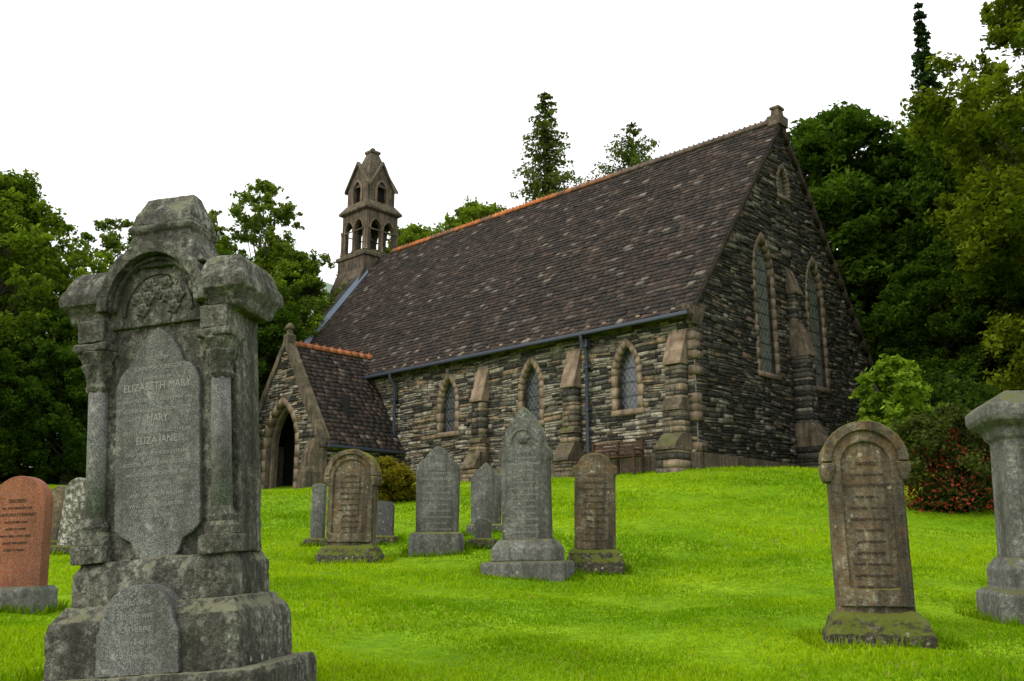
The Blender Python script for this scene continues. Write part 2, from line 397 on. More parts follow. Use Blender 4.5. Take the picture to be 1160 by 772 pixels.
for w_ in WE:
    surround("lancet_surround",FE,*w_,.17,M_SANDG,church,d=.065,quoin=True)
    panel("lancet_glass",arch_pts(*w_,off=.03),[],-.14,-.12,M_GLASSG,church,FE)
    for k in range(1,9):
        z=w_[2]+k*.48; hw=arch_hw(z,w_[1],w_[3],w_[4])
        if hw>.05: box("saddle_bar",-.115,-.1,w_[0]-hw,w_[0]+hw,z,z+.025,M_IRON,church,0)
surround("vesica_surround",FE,*WV,.13,M_SANDG,church,quoin=False)
panel("vesica_glass",arch_pts(*WV,off=.03),[],-.14,-.12,M_GLASSG,church,FE)
def skirt(name,frame,h0,h1,d,z0,z1,mat):
    panel(name,[(h0,z0),(h1,z0),(h1,z1),(h0,z1)],[],-.05,d,mat,church,frame,bv=.04)
skirt("south_plinth",FS,-L,.1,.12,-.9,.42,M_SANDD); skirt("east_plinth",FE,.13,W+.1,.1,-.9,.42,M_SANDD)
C=[];cc=[]; z=.44;i=0
while z<He-.3:
    h=U(.16,.3); lx,ly=(.38,.2) if i%2 else (.2,.34); d=.06+U(-.004,.004)
    if R()<.55: C.append([(-lx,-d,z),(d,-d,z),(d,ly,z),(-lx,ly,z),(-lx,-d,z+h-.01),(d,-d,z+h-.01),(d,ly,z+h-.01),(-lx,ly,z+h-.01)]); cc.append((1,1,1))
    z+=h;i+=1
batch("corner_quoins",C,cc,M_SANDG,church)
def buttress(name,frame,h,wd,prof,mat):
    O,H,Nn=frame; v=[];n_=len(prof)
    for hh in (h-wd/2,h+wd/2):
        for d,z in prof: v.append(O+H*hh+V3((0,0,z))+Nn*d)
    f=[tuple(range(n_)),tuple(reversed(range(n_,2*n_)))]+[(i,(i+1)%n_,(i+1)%n_+n_,i+n_) for i in range(n_)]
    return bevel(mesh_from(name,v,f,mat,church),.01)
def full_buttress(frame,h,wd,stages,pal,smat):
    "stages: list of (d, ztop, slope_rise) from top to bottom"
    prevd=0; O,H,Nn=frame
    for i,(d,zt,rise) in enumerate(stages):
        zlow=stages[i+1][1]+stages[i+1][2] if i+1<len(stages) else -.9
        ns=max(1,int(rise/.3))
        for k in range(ns):
            t0,t1=k/ns,(k+1)/ns; da=prevd+(d+.05-prevd)*(1-t0); db=prevd+(d+.05-prevd)*(1-t1)
            za=zt+rise*t0; zb=zt+rise*t1
            buttress("buttress_weathering",frame,h,wd+.04*(i+1)+U(-.01,.01),[(-.05,zb+.02),(db+.02,zb+.02),(da+.02,za+.03),(da+.02,za-.04),(-.05,za-.04)],smat if i==0 else M_SANDD)
        buttress("buttress_core",frame,h,wd-.04+.05*i,[(-.05,zt-.05),(d-.05,zt-.05),(d-.05,zlow-.12),(-.05,zlow-.12)],M_CORED)
        C=[];cs=[];z=zlow-.1;w2=(wd+.05*i)/2
        while z<zt-.08:
            hh=min(U(.09,.22),zt-.04-z); sp=U(-.5,.5)*w2
            for a,b in ((-w2,sp),(sp,w2)):
                dd=d+U(-.02,.02); P=lambda x,y,zz:tuple(O+H*(h+x)+V3((0,0,zz))+Nn*y)
                C.append([P(a+.006,-.02,z),P(b-.006,-.02,z),P(b-.006,dd,z),P(a+.006,dd,z),P(a+.006,-.02,z+hh-.012),P(b-.006,-.02,z+hh-.012),P(b-.006,dd,z+hh-.012),P(a+.006,dd,z+hh-.012)]); cs.append(pick(pal))
            z+=hh
        batch("buttress_stones",C,cs,M_WALL,church); prevd=d
PALB=[((.34,.26,.17),.34),((.19,.165,.125),.3),((.065,.06,.05),.36)]
full_buttress(FS,-4.32,.5,[(.34,2.7,1.2),(.42,1.3,.12),(.7,.45,.5)],PALB,M_SAND)
full_buttress(FS,-8.33,.5,[(.34,2.7,1.2),(.42,1.3,.12),(.7,.45,.5)],PALB,M_SAND)
full_buttress(FS,-.5,.55,[(.36,2.9,1.0),(.5,1.6,.3),(.85,.5,.4)],PALB,M_SAND)
full_buttress(FE,W/2,.46,[(.28,6.0,.9),(.6,3.9,1.1),(.95,1.0,.7)],PALE,M_SANDD)
full_buttress(FE,W-.4,.6,[(.4,3.2,1.0),(.8,1.3,.6)],PALE,M_SANDD)
# roof
tanr=(Hr-He)/(W/2); rl=math.hypot(1,tanr)
def slates(name,O,H,S,Nn,h0,h1,sl,mat,parent,expo=.2,wd=(.2,.36)):
    C=[];cs=[]; s_=0
    while s_<sl:
        h=h0-U(0,.2); rowk=U(.85,1.15)
        while h<h1:
            w_=U(*wd); a=max(h,h0); b=min(h+w_,h1); h+=w_
            if b-a<.03: continue
            e=s_+U(-.016,.016); top=min(s_+expo*1.5,sl); n0=.035+U(0,.018); n1=.008
            if R()<.015: e-=.05
            g=.004; rr=[U(-.008,.008) for _ in range(4)]
            P=lambda hh,ss,nn:tuple(O+H*hh+S*ss+Nn*nn)
            C.append([P(a+g,e+rr[0],n0-.02),P(b-g,e+rr[1],n0-.02),P(b-g,top,n1-.02),P(a+g,top,n1-.02),P(a+g,e+rr[0],n0+rr[2]),P(b-g,e+rr[1],n0+rr[3]),P(b-g,top,n1),P(a+g,top,n1)])
            q_=R(); k=U(.6,1.45)*rowk
            c_=(.044,.029,.024) if q_<.5 else (.024,.019,.018) if q_<.78 else (.075,.05,.04) if q_<.95 else (.16,.135,.115)
            cs.append(tuple(x*k for x in c_))
        s_+=expo
    return batch(name,C,cs,mat,parent)
OV=.32; ez=He-OV*tanr+.14
S=V3((0,1/rl,tanr/rl)); Nn=V3((0,-tanr/rl,1/rl)); sl_len=(W/2+OV)*rl
def roofplane(name,x0,x1,y0,z0,y1,z1,th,mat,parent):
    v=[(x0,y0,z0),(x1,y0,z0),(x1,y1,z1),(x0,y1,z1),(x0,y0,z0-th),(x1,y0,z0-th),(x1,y1,z1-th),(x0,y1,z1-th)]
    return mesh_from(name,v,BOXF,mat,parent)
rz=Hr+.14
roofplane("roof_boarding",-L+.2,.02,-OV,ez,W/2,rz,.1,M_DARK,church)
roofplane("north_roof",-L+.2,.02,W+OV,ez,W/2,rz+.001,.12,M_DARK,church)
slates("roof_slates",V3((0,-OV,ez)),V3((1,0,0)),S,Nn,-L+.25,.16,sl_len-.02,M_SLATE,church)
slates("north_roof_slates",V3((0,W+OV,ez)),V3((1,0,0)),V3((0,-1/rl,tanr/rl)),V3((0,tanr/rl,1/rl)),-L+.25,.16,sl_len-.02,M_SLATE,church,expo=.4,wd=(.5,.9))
for sg in (0,1):
    C=[];cs=[];t=-OV
    while t<W/2-.05:
        l=U(.3,.6); t2=min(t+l,W/2); f=lambda t_:He+t_*tanr
        if sg==0: y0,y1=t,t2
        else: y0,y1=W-t,W-t2
        za,zb=f(t)+.0,f(t2)+.0
        C.append([(-.05,y0,za-.12),(.14,y0,za-.12),(.14,y1,zb-.12),(-.05,y1,zb-.12),(-.05,y0,za+.13),(.14+U(0,.02),y0,za+.13),(.14,y1,zb+.13),(-.05,y1,zb+.13)])
        k=U(.7,1.2); cs.append((.085*k,.055*k,.042*k)); t=t2
    batch("gable_verge",C,cs,M_GABW,church)
stack("ridge_finial",[(.22,.3,Hr-.1),(.24,.32,Hr+.24),(.15,.2,Hr+.3),(.13,.17,Hr+.5),(.18,.22,Hr+.54),(.17,.2,Hr+.62),(.05,.05,Hr+.68)],M_SANDD,church,cx=.0,cy=W/2)
stack("kneeler_stone",[(.08,.2,He-.6),(.12,.32,He-.35),(.14,.4,He-.1)],M_SANDD,church,cx=.02,cy=.02)
C=[];cs=[];x=.1
while x>-L+1.2:
    l=.42; f=min(1,max(0,(-x-6)/5)); f=f*(1 if R()<.85 else .25); k=U(.75,1.2)
    c_=np.array([.12,.085,.065])*(1-f)+np.array([.48,.15,.04])*f
    zr=rz+.14; C.append([(x-l+.01,W/2-.17,zr-.22),(x,W/2-.17,zr-.22),(x,W/2+.17,zr-.22),(x-l+.01,W/2+.17,zr-.22),(x-l+.01,W/2-.04,zr),(x,W/2-.04,zr),(x,W/2+.04,zr),(x-l+.01,W/2+.04,zr)]); cs.append(c_*k)
    for q_ in range(2):
        xa=x-.05-q_*.2; C.append([(xa-.1,W/2-.025,zr-.02),(xa,W/2-.025,zr-.02),(xa,W/2+.025,zr-.02),(xa-.1,W/2+.025,zr-.02),(xa-.07,W/2-.015,zr+.06),(xa-.03,W/2-.015,zr+.06),(xa-.03,W/2+.015,zr+.06),(xa-.07,W/2+.015,zr+.06)]); cs.append(c_*k*.9)
    x-=l
batch("ridge_tiles",C,cs,M_TILE,church)
def rod(name,pts,r,mat,parent,seg=8):
    v,f=tube([V3(p) for p in pts],[r]*len(pts),seg); return mesh_from(name,v,f,mat,parent,smooth=True)
box("gutter",-L+.3,.1,-OV-.16,-OV-.02,ez-.14,ez-.02,M_IRON,church,.03)
box("eaves_course",-L,-.0,-.14,-.0,He-.32,He-.1,M_SANDD,church,.02)
x=-L+.4
C=[];cc=[]
while x<-.3: C.append([(x,-.24,He-.2),(x+.14,-.24,He-.2),(x+.14,-.1,He-.34),(x,-.1,He-.34),(x,-.24,He-.08),(x+.14,-.24,He-.08),(x+.14,-.1,He-.08),(x,-.1,He-.08)]); cc.append((1,1,1)); x+=.62
batch("eaves_corbels",C,cc,M_SAND,church)
for px_ in (-3.72,-12.9):
    rod("downpipe",[(px_,-OV-.1,ez-.1),(px_,-OV-.1,ez-.25),(px_,-.17,ez-.6),(px_,-.17,-.4)],.06,M_IRON,church)
    for z in (3.2,1.9,.6): box("pipe_bracket",px_-.09,px_+.09,-.24,-.05,z,z+.05,M_IRON,church,.005)
box("hopper",-3.72-.13,-3.72+.13,-.32,-.08,He-.75,He-.5,M_IRON,church,.02)
for sg in (0,1):
    C=[];cs=[];t=-.35
    while t<W/2-.9:
        l=U(.6,.9); t2=min(t+l,W/2-.85); f=lambda t_:He+t_*tanr; y0,y1=(t,t2) if sg==0 else (W-t,W-t2); za,zb=f(t),f(t2)
        C.append([(-L-.4,y0,za-.3),(-L+.26,y0,za-.3),(-L+.26,y1,zb-.3),(-L-.4,y1,zb-.3),(-L-.4,y0,za+.5),(-L+.26,y0,za+.5),(-L+.26,y1,zb+.5),(-L-.4,y1,zb+.5)]); k=U(.8,1.2); cs.append((.07*k,.06*k,.05*k)); t=t2
    batch("west_gable_coping",C,cs,M_GABW,church)
s=NT("lead"); s.p.inputs['Base Color'].default_value=(.13,.17,.24,1); s.p.inputs['Roughness'].default_value=.5; M_LEAD=s.m
f=lambda t_:He+t_*tanr
mesh_from("lead_flashing",[(-L+.27,0,f(0)+.2),(-L+.42,0,f(0)+.2),(-L+.42,W/2-.9,f(W/2-.9)+.22),(-L+.27,W/2-.9,f(W/2-.9)+.22),(-L+.27,0,f(0)+.5),(-L+.30,0,f(0)+.5),(-L+.30,W/2-.9,f(W/2-.9)+.5),(-L+.27,W/2-.9,f(W/2-.9)+.5)],BOXF,M_LEAD,church)
# belfry
bx,by=-L-.75,W/2; hw=1.0
BZ=Hr-1.6
stack("belfry_base",[(hw+.12,hw+.55,BZ-1.2),(hw+.12,hw+.5,BZ),(hw+.1,hw+.12,BZ+.95),(hw+.1,hw+.12,Hr-.05),(hw+.2,hw+.2,Hr),(hw+.2,hw+.2,Hr+.16),(hw,hw,Hr+.3)],M_SANDD,church,bx,by)
z0=Hr+.3; z1=z0+2.1
def faces4(cx,cy,h):
    return [(V3((cx,cy-h,0)),V3((1,0,0)),V3((0,-1,0))),(V3((cx+h,cy,0)),V3((0,1,0)),V3((1,0,0))),(V3((cx,cy+h,0)),V3((-1,0,0)),V3((0,1,0))),(V3((cx-h,cy,0)),V3((0,-1,0)),V3((-1,0,0)))]
for i,fr in enumerate(faces4(bx,by,hw)):
    e=hw if i%2==0 else hw-.2
    panel("belfry_arcade",[(-e,z0),(e,z0),(e,z1),(-e,z1)],[arch_pts(-.4,.31,z0+.08,z0+1.2,.55),arch_pts(.4,.31,z0+.08,z0+1.2,.55)],-.18,0,M_SANDD,church,fr,.015)
    for sx in (-.4,.4): panel("arcade_hood",arch_pts(sx,.31,z0+1.2,z0+1.2,.55,off=.08),[arch_pts(sx,.31,z0+1.195,z0+1.2,.55,off=.02)],0,.05,M_SANDG,church,fr,.01)
    for sx in (-hw+.05,0,hw-.05): 
        if i<2: lathe("arcade_shaft",[(.09,z0),(.07,z0+.1),(.055,z0+.2),(.055,z0+1.05),(.09,z0+1.2),(.09,z0+1.26)],M_SANDG,church,cx=(fr[0]+fr[1]*sx+fr[2]*.03).x,cy=(fr[0]+fr[1]*sx+fr[2]*.03).y,seg=10)
stack("belfry_string_course",[(hw,hw,z1),(hw+.16,hw+.16,z1+.1),(hw+.16,hw+.16,z1+.2),(hw-.12,hw-.12,z1+.6)],M_SANDD,church,bx,by)
lathe("bell",[(.2,z0+.85),(.18,z0+.92),(.12,z0+1.15),(.1,z0+1.25),(.03,z0+1.3)],M_IRON,church,cx=bx,cy=by)
z2=z1+.5; h2=hw-.14; z3=z2+.95
for i,fr in enumerate(faces4(bx,by,h2)):
    e=h2 if i%2==0 else h2-.2
    panel("belfry_gablet",[(-e,z2),(e,z2),(e,z3),(0,z3+1.25),(-e,z3)],[arch_pts(0,.3,z2+.1,z2+.75,.55)],-.2,0,M_SANDD,church,fr,.015)
    panel("gablet_hood",arch_pts(0,.3,z2+.1,z2+.75,.55,off=.13),[arch_pts(0,.3,z2+.1,z2+.75,.55,off=.0)],0,.06,M_SANDG,church,fr,.01)
    panel("gablet_coping",[(-e-.14,z3-.14),(-e-.14,z3+.02),(0,z3+1.42),(e+.14,z3+.02),(e+.14,z3-.14),(0,z3+1.22)],[],-.1,.12,M_SANDD,church,fr,.015)
stack("belfry_inner",[(h2-.24,h2-.24,z2),(h2-.24,h2-.24,z3+.2)],M_DARK,church,bx,by,0)
stack("belfry_spire",[(h2+.0,h2+.0,z3+.0),(.42,.42,z3+1.5),(.24,.24,z3+2.05),(.3,.3,z3+2.1),(.3,.3,z3+2.22),(.1,.1,z3+2.3),(.09,.09,z3+2.42)],M_SANDD,church,bx,by)
# porch
pxc=-15.1;pd=3.5;pw=2.42;ph=5.08;pe=1.55
FP=(V3((pxc,-pd,0)),V3((1,0,0)),V3((0,-1,0)))
ptan=(ph-pe)/pw
DOOR=(0,.98,-.3,1.4,1.75)
panel("porch_front_wall",[(-pw,-.9),(pw,-.9),(pw,pe),(0,ph),(-pw,pe)],[arch_pts(*DOOR)],-.5,0,M_CORE,church,FP)
box("porch_side_wall",pxc+pw-.4,pxc+pw,-pd+.51,-.01,-.9,pe+.1,M_CORE,church,0)
box("porch_side_wall",pxc-pw,pxc-pw+.4,-pd+.51,-.01,-.9,pe+.1,M_CORE,church,0)
def exP(z):
    hw_=arch_hw(z,1.19,1.4,1.96); return [(-hw_,hw_)] if hw_>0 else []
def loP(z):
    if z<pe: return(-pw,pw)
    k=pw*(1-(z-pe)/(ph-pe)); return(-k+.05,k-.05)
rubble("porch_front_stones",FP,-pw,pw,-.9,ph-.2,exP,PALS,M_WALL,church,lo=loP)
rubble("porch_side_stones",(V3((pxc+pw,0,0)),V3((0,1,0)),V3((1,0,0))),-pd,0,-.9,pe-.1,lambda z:[],PALS,M_WALL,church)
surround("porch_door_surround",FP,*DOOR,.21,M_SAND,church,sill=False)
panel("porch_door_moulding",arch_pts(0,.98,-.3,1.4,1.75,off=.0),[arch_pts(0,.86,-.25,1.4,1.63)],-.32,-.18,M_SANDG,church,FP,.02)
box("porch_door",pxc-1.0,pxc+1.0,-.03,-.01,-.6,2.6,M_DARK,church,0)
box("porch_interior_dark",pxc-pw+.41,pxc+pw-.41,-pd+1.4,-pd+1.45,-.6,3.2,M_DARK,church,0)  # near-black sheet standing in for the shade inside the porch
prl=math.hypot(1,ptan); po=.25; pez=pe-po*ptan+.12; prz=ph+.12
for sg in (1,-1):
    v=[(pxc+sg*(pw+po),-pd+.1,pez),(pxc+sg*(pw+po),.6,pez),(pxc,.6,prz),(pxc,-pd+.1,prz)]; v+=[(a,b,c_-.1) for a,b,c_ in v]
    mesh_from("porch_roof",v,BOXF,M_DARK,church)
    slates("porch_slates",V3((pxc+sg*(pw+po),0,pez)),V3((0,1,0)),V3((-sg/prl,0,ptan/prl)),V3((sg*ptan/prl,0,1/prl)),-pd+.12,.35,(pw+po)*prl,M_SLATE,church)
C=[];cs=[];y=-pd+.1
while y<.35:
    zr=prz+.12;k=U(.7,1.2); C.append([(pxc-.14,y,zr-.2),(pxc+.14,y,zr-.2),(pxc+.14,y+.34,zr-.2),(pxc-.14,y+.34,zr-.2),(pxc-.03,y,zr),(pxc+.03,y,zr),(pxc+.03,y+.34,zr),(pxc-.03,y+.34,zr)]); cs.append((.4*k,.14*k,.05*k))
    C.append([(pxc-.02,y+.1,zr-.02),(pxc+.02,y+.1,zr-.02),(pxc+.02,y+.22,zr-.02),(pxc-.02,y+.22,zr-.02),(pxc-.015,y+.13,zr+.07),(pxc+.015,y+.13,zr+.07),(pxc+.015,y+.19,zr+.07),(pxc-.015,y+.19,zr+.07)]); cs.append((.35*k,.12*k,.05*k)); y+=.35
batch("porch_ridge_tiles",C,cs,M_TILE,church)
panel("porch_coping",[(-pw-.2,pe-.35),(-pw-.2,pe-.02),(0,ph+.34),(pw+.2,pe-.02),(pw+.2,pe-.35),(pw-.05,pe-.2),(0,ph-.02),(-pw+.05,pe-.2)],[],-.28,.1,M_SANDD,church,FP,.02)
stack("porch_finial",[(.16,.16,ph+.15),(.16,.16,ph+.42),(.09,.09,ph+.48),(.08,.08,ph+.62),(.14,.14,ph+.68),(.12,.12,ph+.78),(.03,.03,ph+.9)],M_SANDD,church,pxc,-pd+.1)
for sg in (-1,1): stack("porch_buttress",[(.32,.45,-.9),(.32,.45,.35),(.25,.34,.55),(.25,.34,1.0),(.22,.12,1.5)],M_SANDD,church,pxc+sg*(pw-.1),-pd-.15)
box("porch_gutter",pxc+pw+po-.02,pxc+pw+po+.1,-pd+.1,-.05,pez-.1,pez-.0,M_IRON,church,.02)
bench=empty("park_bench",(5.062,25,2.097),(0,0,YAW))
for i in range(3): box("seat_slat",-3.35,-1.45,-.95+i*.13,-.85+i*.13,.34,.37,M_WOOD,bench,.005)
for i in range(4): box("back_slat",-3.35,-1.45,-.5+i*.02,-.47+i*.02,.45+i*.1,.52+i*.1,M_WOOD,bench,.005)
for x in (-3.3,-2.4,-1.55):
    box("leg",x,x+.07,-.93,-.87,-.5,.5,M_WOOD,bench,.005); box("back_leg",x,x+.07,-.52,-.46,-.5,.85,M_WOOD,bench,.005); box("arm",x,x+.07,-.95,-.48,.52,.56,M_WOOD,bench,.005)

# ------------------------------------------------------------------ gravestones
GR=stone_mat("grey_granite",(.08,.084,.076),(.18,.18,.165),6,lichen=(.40,.40,.33),lich=.1,streak=.6,moss=.45,bump=.5,speck=.3,mosscol=(.10,.105,.035),mott=.5)
PAN=stone_mat("granite_panel",(.085,.09,.088),(.155,.16,.152),5,lichen=(.34,.34,.3),lich=.1,streak=.5,bump=.4,speck=.5,rough=.8,mott=.3)
MON=stone_mat("mossy_grey_stone",(.065,.064,.048),(.19,.183,.145),7,lichen=(.42,.42,.34),lich=.35,streak=.85,moss=.5,mosscol=(.21,.21,.13),bump=1.,speck=.25,disc=.4,mott=.85,bd=.02)
BR=stone_mat("brown_sandstone",(.105,.076,.042),(.26,.195,.115),5,lichen=(.44,.40,.30),lich=.15,streak=.95,moss=.8,mosscol=(.17,.16,.012),bump=.9,orange=.3,disc=.45,mott=.55)
BRD=stone_mat("brown_base_stone",(.035,.028,.018),(.10,.075,.042),5,lichen=(.36,.34,.27),lich=.15,streak=.8,moss=.95,mosscol=(.10,.12,.012),bump=1.,disc=.6,mott=.6)
RED=stone_mat("red_sandstone",(.22,.06,.02),(.36,.11,.04),6,lichen=(.5,.35,.2),lich=.0,streak=.35,bump=.4,speck=.3)
DK=stone_mat("dark_granite",(.03,.032,.035),(.07,.07,.075),6,streak=.3,lich=.1,bump=.3,speck=.3)
SL=stone_mat("slate_grey_stone",(.08,.088,.082),(.17,.175,.16),5,lichen=(.36,.36,.3),lich=.15,streak=.75,moss=.65,mosscol=(.13,.14,.03),bump=.6,speck=.2,disc=.35,mott=.5)
s=NT("inscription_pale"); s.p.inputs['Base Color'].default_value=(.27,.27,.25,1); T_PALE=s.m
s=NT("inscription_dark"); s.p.inputs['Base Color'].default_value=(.05,.04,.03,1); T_DARK=s.m
def engrave(parent,lines,x,y,ztop,sp,mat):
    z=ztop
    for t,sz in lines:
        if t:
            c=bpy.data.curves.new("inscription",'FONT'); c.body=t; c.size=sz; c.align_x='CENTER'; c.extrude=.0015; c.resolution_u=2; c.materials.append(mat)
            link("inscription",c,parent,(x+U(-.004,.004),y,z),(math.pi/2,0,0))
        z-=sp*(sz/.045 if sz>.05 else 1)
def round_top(w,z0,zs,seg=16,el=1.0):
    p=[(-w,z0),(w,z0),(w,zs)]
    for i in range(1,seg): a=math.pi*i/seg; p.append((w*math.cos(a),zs+w*math.sin(a)*el))
    p.append((-w,zs)); return p
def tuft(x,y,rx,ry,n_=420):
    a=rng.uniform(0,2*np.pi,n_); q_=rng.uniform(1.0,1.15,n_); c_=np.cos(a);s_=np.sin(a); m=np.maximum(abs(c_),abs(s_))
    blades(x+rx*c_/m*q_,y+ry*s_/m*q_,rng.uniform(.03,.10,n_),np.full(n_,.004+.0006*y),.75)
def gs(name,x,y,yaw,lean=0,back=0,tx=.4,ty=.25):
    z=g1(x,y); tuft(x,y,tx,ty)
    return empty(name,(x,y,z-.02),(math.radians(back),math.radians(lean),math.radians(yaw)))

m=gs("granite_monument",-1.60,4.62,-10,-4.8,0,.62,.38); m.scale=(.85,.78,1); monument=m
stack("foundation",[(.68,.46,-.3),(.68,.46,.12),(.66,.44,.15)],MON,m)
stack("plinth",[(.56,.38,.14),(.56,.38,.35),(.55,.37,.375),(.55,.37,.39),(.51,.32,.43),(.495,.30,.46)],MON,m)
stack("upper_base",[(.475,.27,.45),(.475,.27,.61),(.46,.255,.63),(.44,.235,.66)],MON,m)
stack("body",[(.40,.17,.65),(.40,.17,1.90)],MON,m)
for sx in (-1,1):
    box("pilaster",sx*.41-.05,sx*.41+.05,-.12,.2,.65,1.9,MON,m,.01)
    stack("column_pedestal",[(.1,.11,.65),(.1,.11,.74)],MON,m,cx=sx*.385,cy=-.175)
    lathe("column_base",[(.095,.74),(.095,.78),(.075,.8),(.085,.825),(.07,.85),(.06,.87)],MON,m,cx=sx*.385,cy=-.185)
    lathe("column_shaft",[(.060,.86),(.056,1.50)],PAN,m,cx=sx*.385,cy=-.185,smooth=True)
    lathe("column_capital",[(.06,1.49),(.072,1.51),(.062,1.53),(.075,1.57),(.095,1.62),(.085,1.63),(.112,1.68),(.105,1.69)],MON,m,cx=sx*.385,cy=-.185,mod=.1,modn=6,seg=36)
    stack("capital_abacus",[(.105,.105,1.685),(.11,.11,1.70),(.11,.11,1.725),(.09,.09,1.735)],MON,m,cx=sx*.385,cy=-.185)
    stack("impost_block",[(.085,.12,1.73),(.085,.12,1.85)],MON,m,cx=sx*.385,cy=-.165)
    stack("cornice",[(.10,.2,1.83),(.115,.24,1.85),(.12,.25,1.885),(.145,.29,1.92),(.158,.31,1.93),(.158,.31,1.985),(.145,.29,2.005),(.12,.24,2.08),(.09,.2,2.12)],MON,m,cx=sx*.43,cy=-.0)
panel("panel_tablet",[(-.262,.80),(-.21,.76),(-.16,.74),(-.13,.68),(-.07,.63),(0,.60),(.07,.63),(.13,.68),(.16,.74),(.21,.76),(.262,.80),(.262,1.50),(.235,1.56),(.2,1.59),(.16,1.60),(.14,1.66),(.09,1.73),(0,1.79),(-.09,1.73),(-.14,1.66),(-.16,1.60),(-.2,1.59),(-.235,1.56),(-.262,1.50)],[],.15,.205,PAN,m,bv=.01)
def ring(r0,r1,zc,seg=28,full=math.pi):
    o=[(r1*math.cos(full*i/seg),zc+r1*math.sin(full*i/seg)) for i in range(seg+1)]
    i_=[(r0*math.cos(full*i/seg),zc+r0*math.sin(full*i/seg)) for i in range(seg,-1,-1)]
    return o+i_
panel("tympanum",round_top(.32,1.80,1.88),[],-.2,.2,MON,m,bv=.005)
panel("arch_hood",ring(.275,.345,1.88),[],-.29,.31,MON,m,bv=.012)
panel("arch_hood_inner",ring(.25,.277,1.88),[],-.1,.25,MON,m,bv=.008)
panel("tympanum_relief",ring(.205,.225,1.86),[],.19,.212,MON,m,bv=.006)
for i in range(9):
    a=math.pi*(i+.5)/9; r_=.15 if i%2 else .1; lathe("rosette",[(.0,0),(.04,.0),(.035,.012),(.02,.014),(.01,.024)],MON,m,seg=15,mod=.2,modn=5).matrix_local=Matrix.Translation((r_*math.cos(a),-.2,1.87+r_*math.sin(a)))@Matrix.Rotation(math.pi/2,4,'X')
stack("cap_pedestal",[(.31,.24,2.10),(.24,.2,2.19),(.205,.18,2.25),(.19,.17,2.30),(.205,.19,2.31),(.215,.2,2.335),(.2,.185,2.35)],MON,m)
v=[(-.2,-.18,2.345),(.2,-.18,2.345),(.2,.18,2.345),(-.2,.18,2.345),(-.19,-.15,2.42),(.19,-.15,2.42),(.19,.15,2.42),(-.19,.15,2.42),(-.155,-.05,2.535),(.155,-.05,2.535),(.155,.05,2.535),(-.155,.05,2.535)]
f=[(3,2,1,0),(8,9,10,11)]+[(a+k,a+(k+1)%4,a+4+(k+1)%4,a+4+k) for a in (0,4) for k in range(4)]
bevel(mesh_from("gabled_cap",v,f,MON,m),.012)
panel("lower_tablet",[(-.235,.15),(.235,.15),(.235,.33),(.21,.37),(.2,.39)]+[(.2*math.cos(math.pi*i/12),.39+.15*math.sin(math.pi*i/12)) for i in range(1,12)]+[(-.2,.39),(-.21,.37),(-.235,.33)],[],.1,.405,PAN,m,bv=.01)
engrave(m,[("ERECTED BY",.026),("JOHN MAC GREGOR",.032),("IN MEMORY OF",.026),("ELIZABETH MARY",.054),("WHO DIED AT LEDCREICH 4 MAY 1861",.025),("AGED 45 YEARS ALSO HIS DAUGHTER",.025),("MARY",.051),("DIED 12 MARCH 1874 AGED 21 YEARS",.025),("ELIZA JANE",.051),("DIED 3 JUNE 1878 AGED 24 YEARS",.025),("ALSO THE ABOVE JOHN FERGUSON",.026),("WHO DIED 24 NOVEMBER 1889",.027),("AGED 74 YEARS",.027),("AND OF HIS SON WILLIAM",.027),("WHO DIED 8 AUGUST 1893",.027),("AGED 46 YEARS",.027)],0,-.2065,1.62,.05,T_PALE)
engrave(m,[("ALSO OF HIS",.028),("BELOVED WIFE",.028),("CATHERINE",.034),("DIED 9 APRIL 1902",.026),("AGED 80 YEARS",.026)],0,-.4065,.45,.058,T_PALE)

LINES=lambda n_,k=.042:[("SACRED",k*1.2),("TO THE MEMORY OF",k*.8),("DUNCAN STEWART",k*1.1)]+[(random.choice(["WHO DIED 4 MAY 1869","AGED 73 YEARS","AND OF HIS WIFE","JANET FERGUSON","WHO DIED AT EDINCHIP","ALSO THEIR SON","PETER AGED 21","FARMER BALQUHIDDER"]),k*.75) for _ in range(n_)]
m=gs("red_gravestone",-3.97,7.63,-6,-2,0,.3,.2)
stack("base",[(.27,.16,-.2),(.27,.16,.17),(.25,.14,.2)],GR,m); panel("headstone",round_top(.235,.19,.84,el=1.0),[],-.06,.06,RED,m,bv=.012)
engrave(m,LINES(5,.034),0,-.062,.86,.055,T_DARK)
def small(name,x,y,h,w_,mat,yaw=-8,lean=0,base=True,el=1):
    m=gs(name,x,y,yaw,lean,0,w_+.1,.15)
    if base: stack("base",[(w_+.07,.16,-.2),(w_+.07,.16,.12),(w_+.05,.14,.14)],BRD,m)
    panel("headstone",round_top(w_,.1,h-w_*el,el=el),[],-.06,.06,mat,m,bv=.015); return m
small("brown_gravestone",-6.75,14.0,.95,.22,BR); small("lichened_gravestone",-6.25,13.4,1.1,.2,stone_mat("lichen_white_stone",(.08,.07,.055),(.17,.15,.12),6,lichen=(.62,.62,.55),lich=.9,streak=.6,mott=.5),lean=3)
small("dark_gravestone",-2.05,14.9,.68,.17,DK,el=.3); small("slim_gravestone",-3.1,15.0,1.0,.11,SL,el=.3); small("pale_gravestone",-.42,13.6,.42,.12,SL,el=.6)
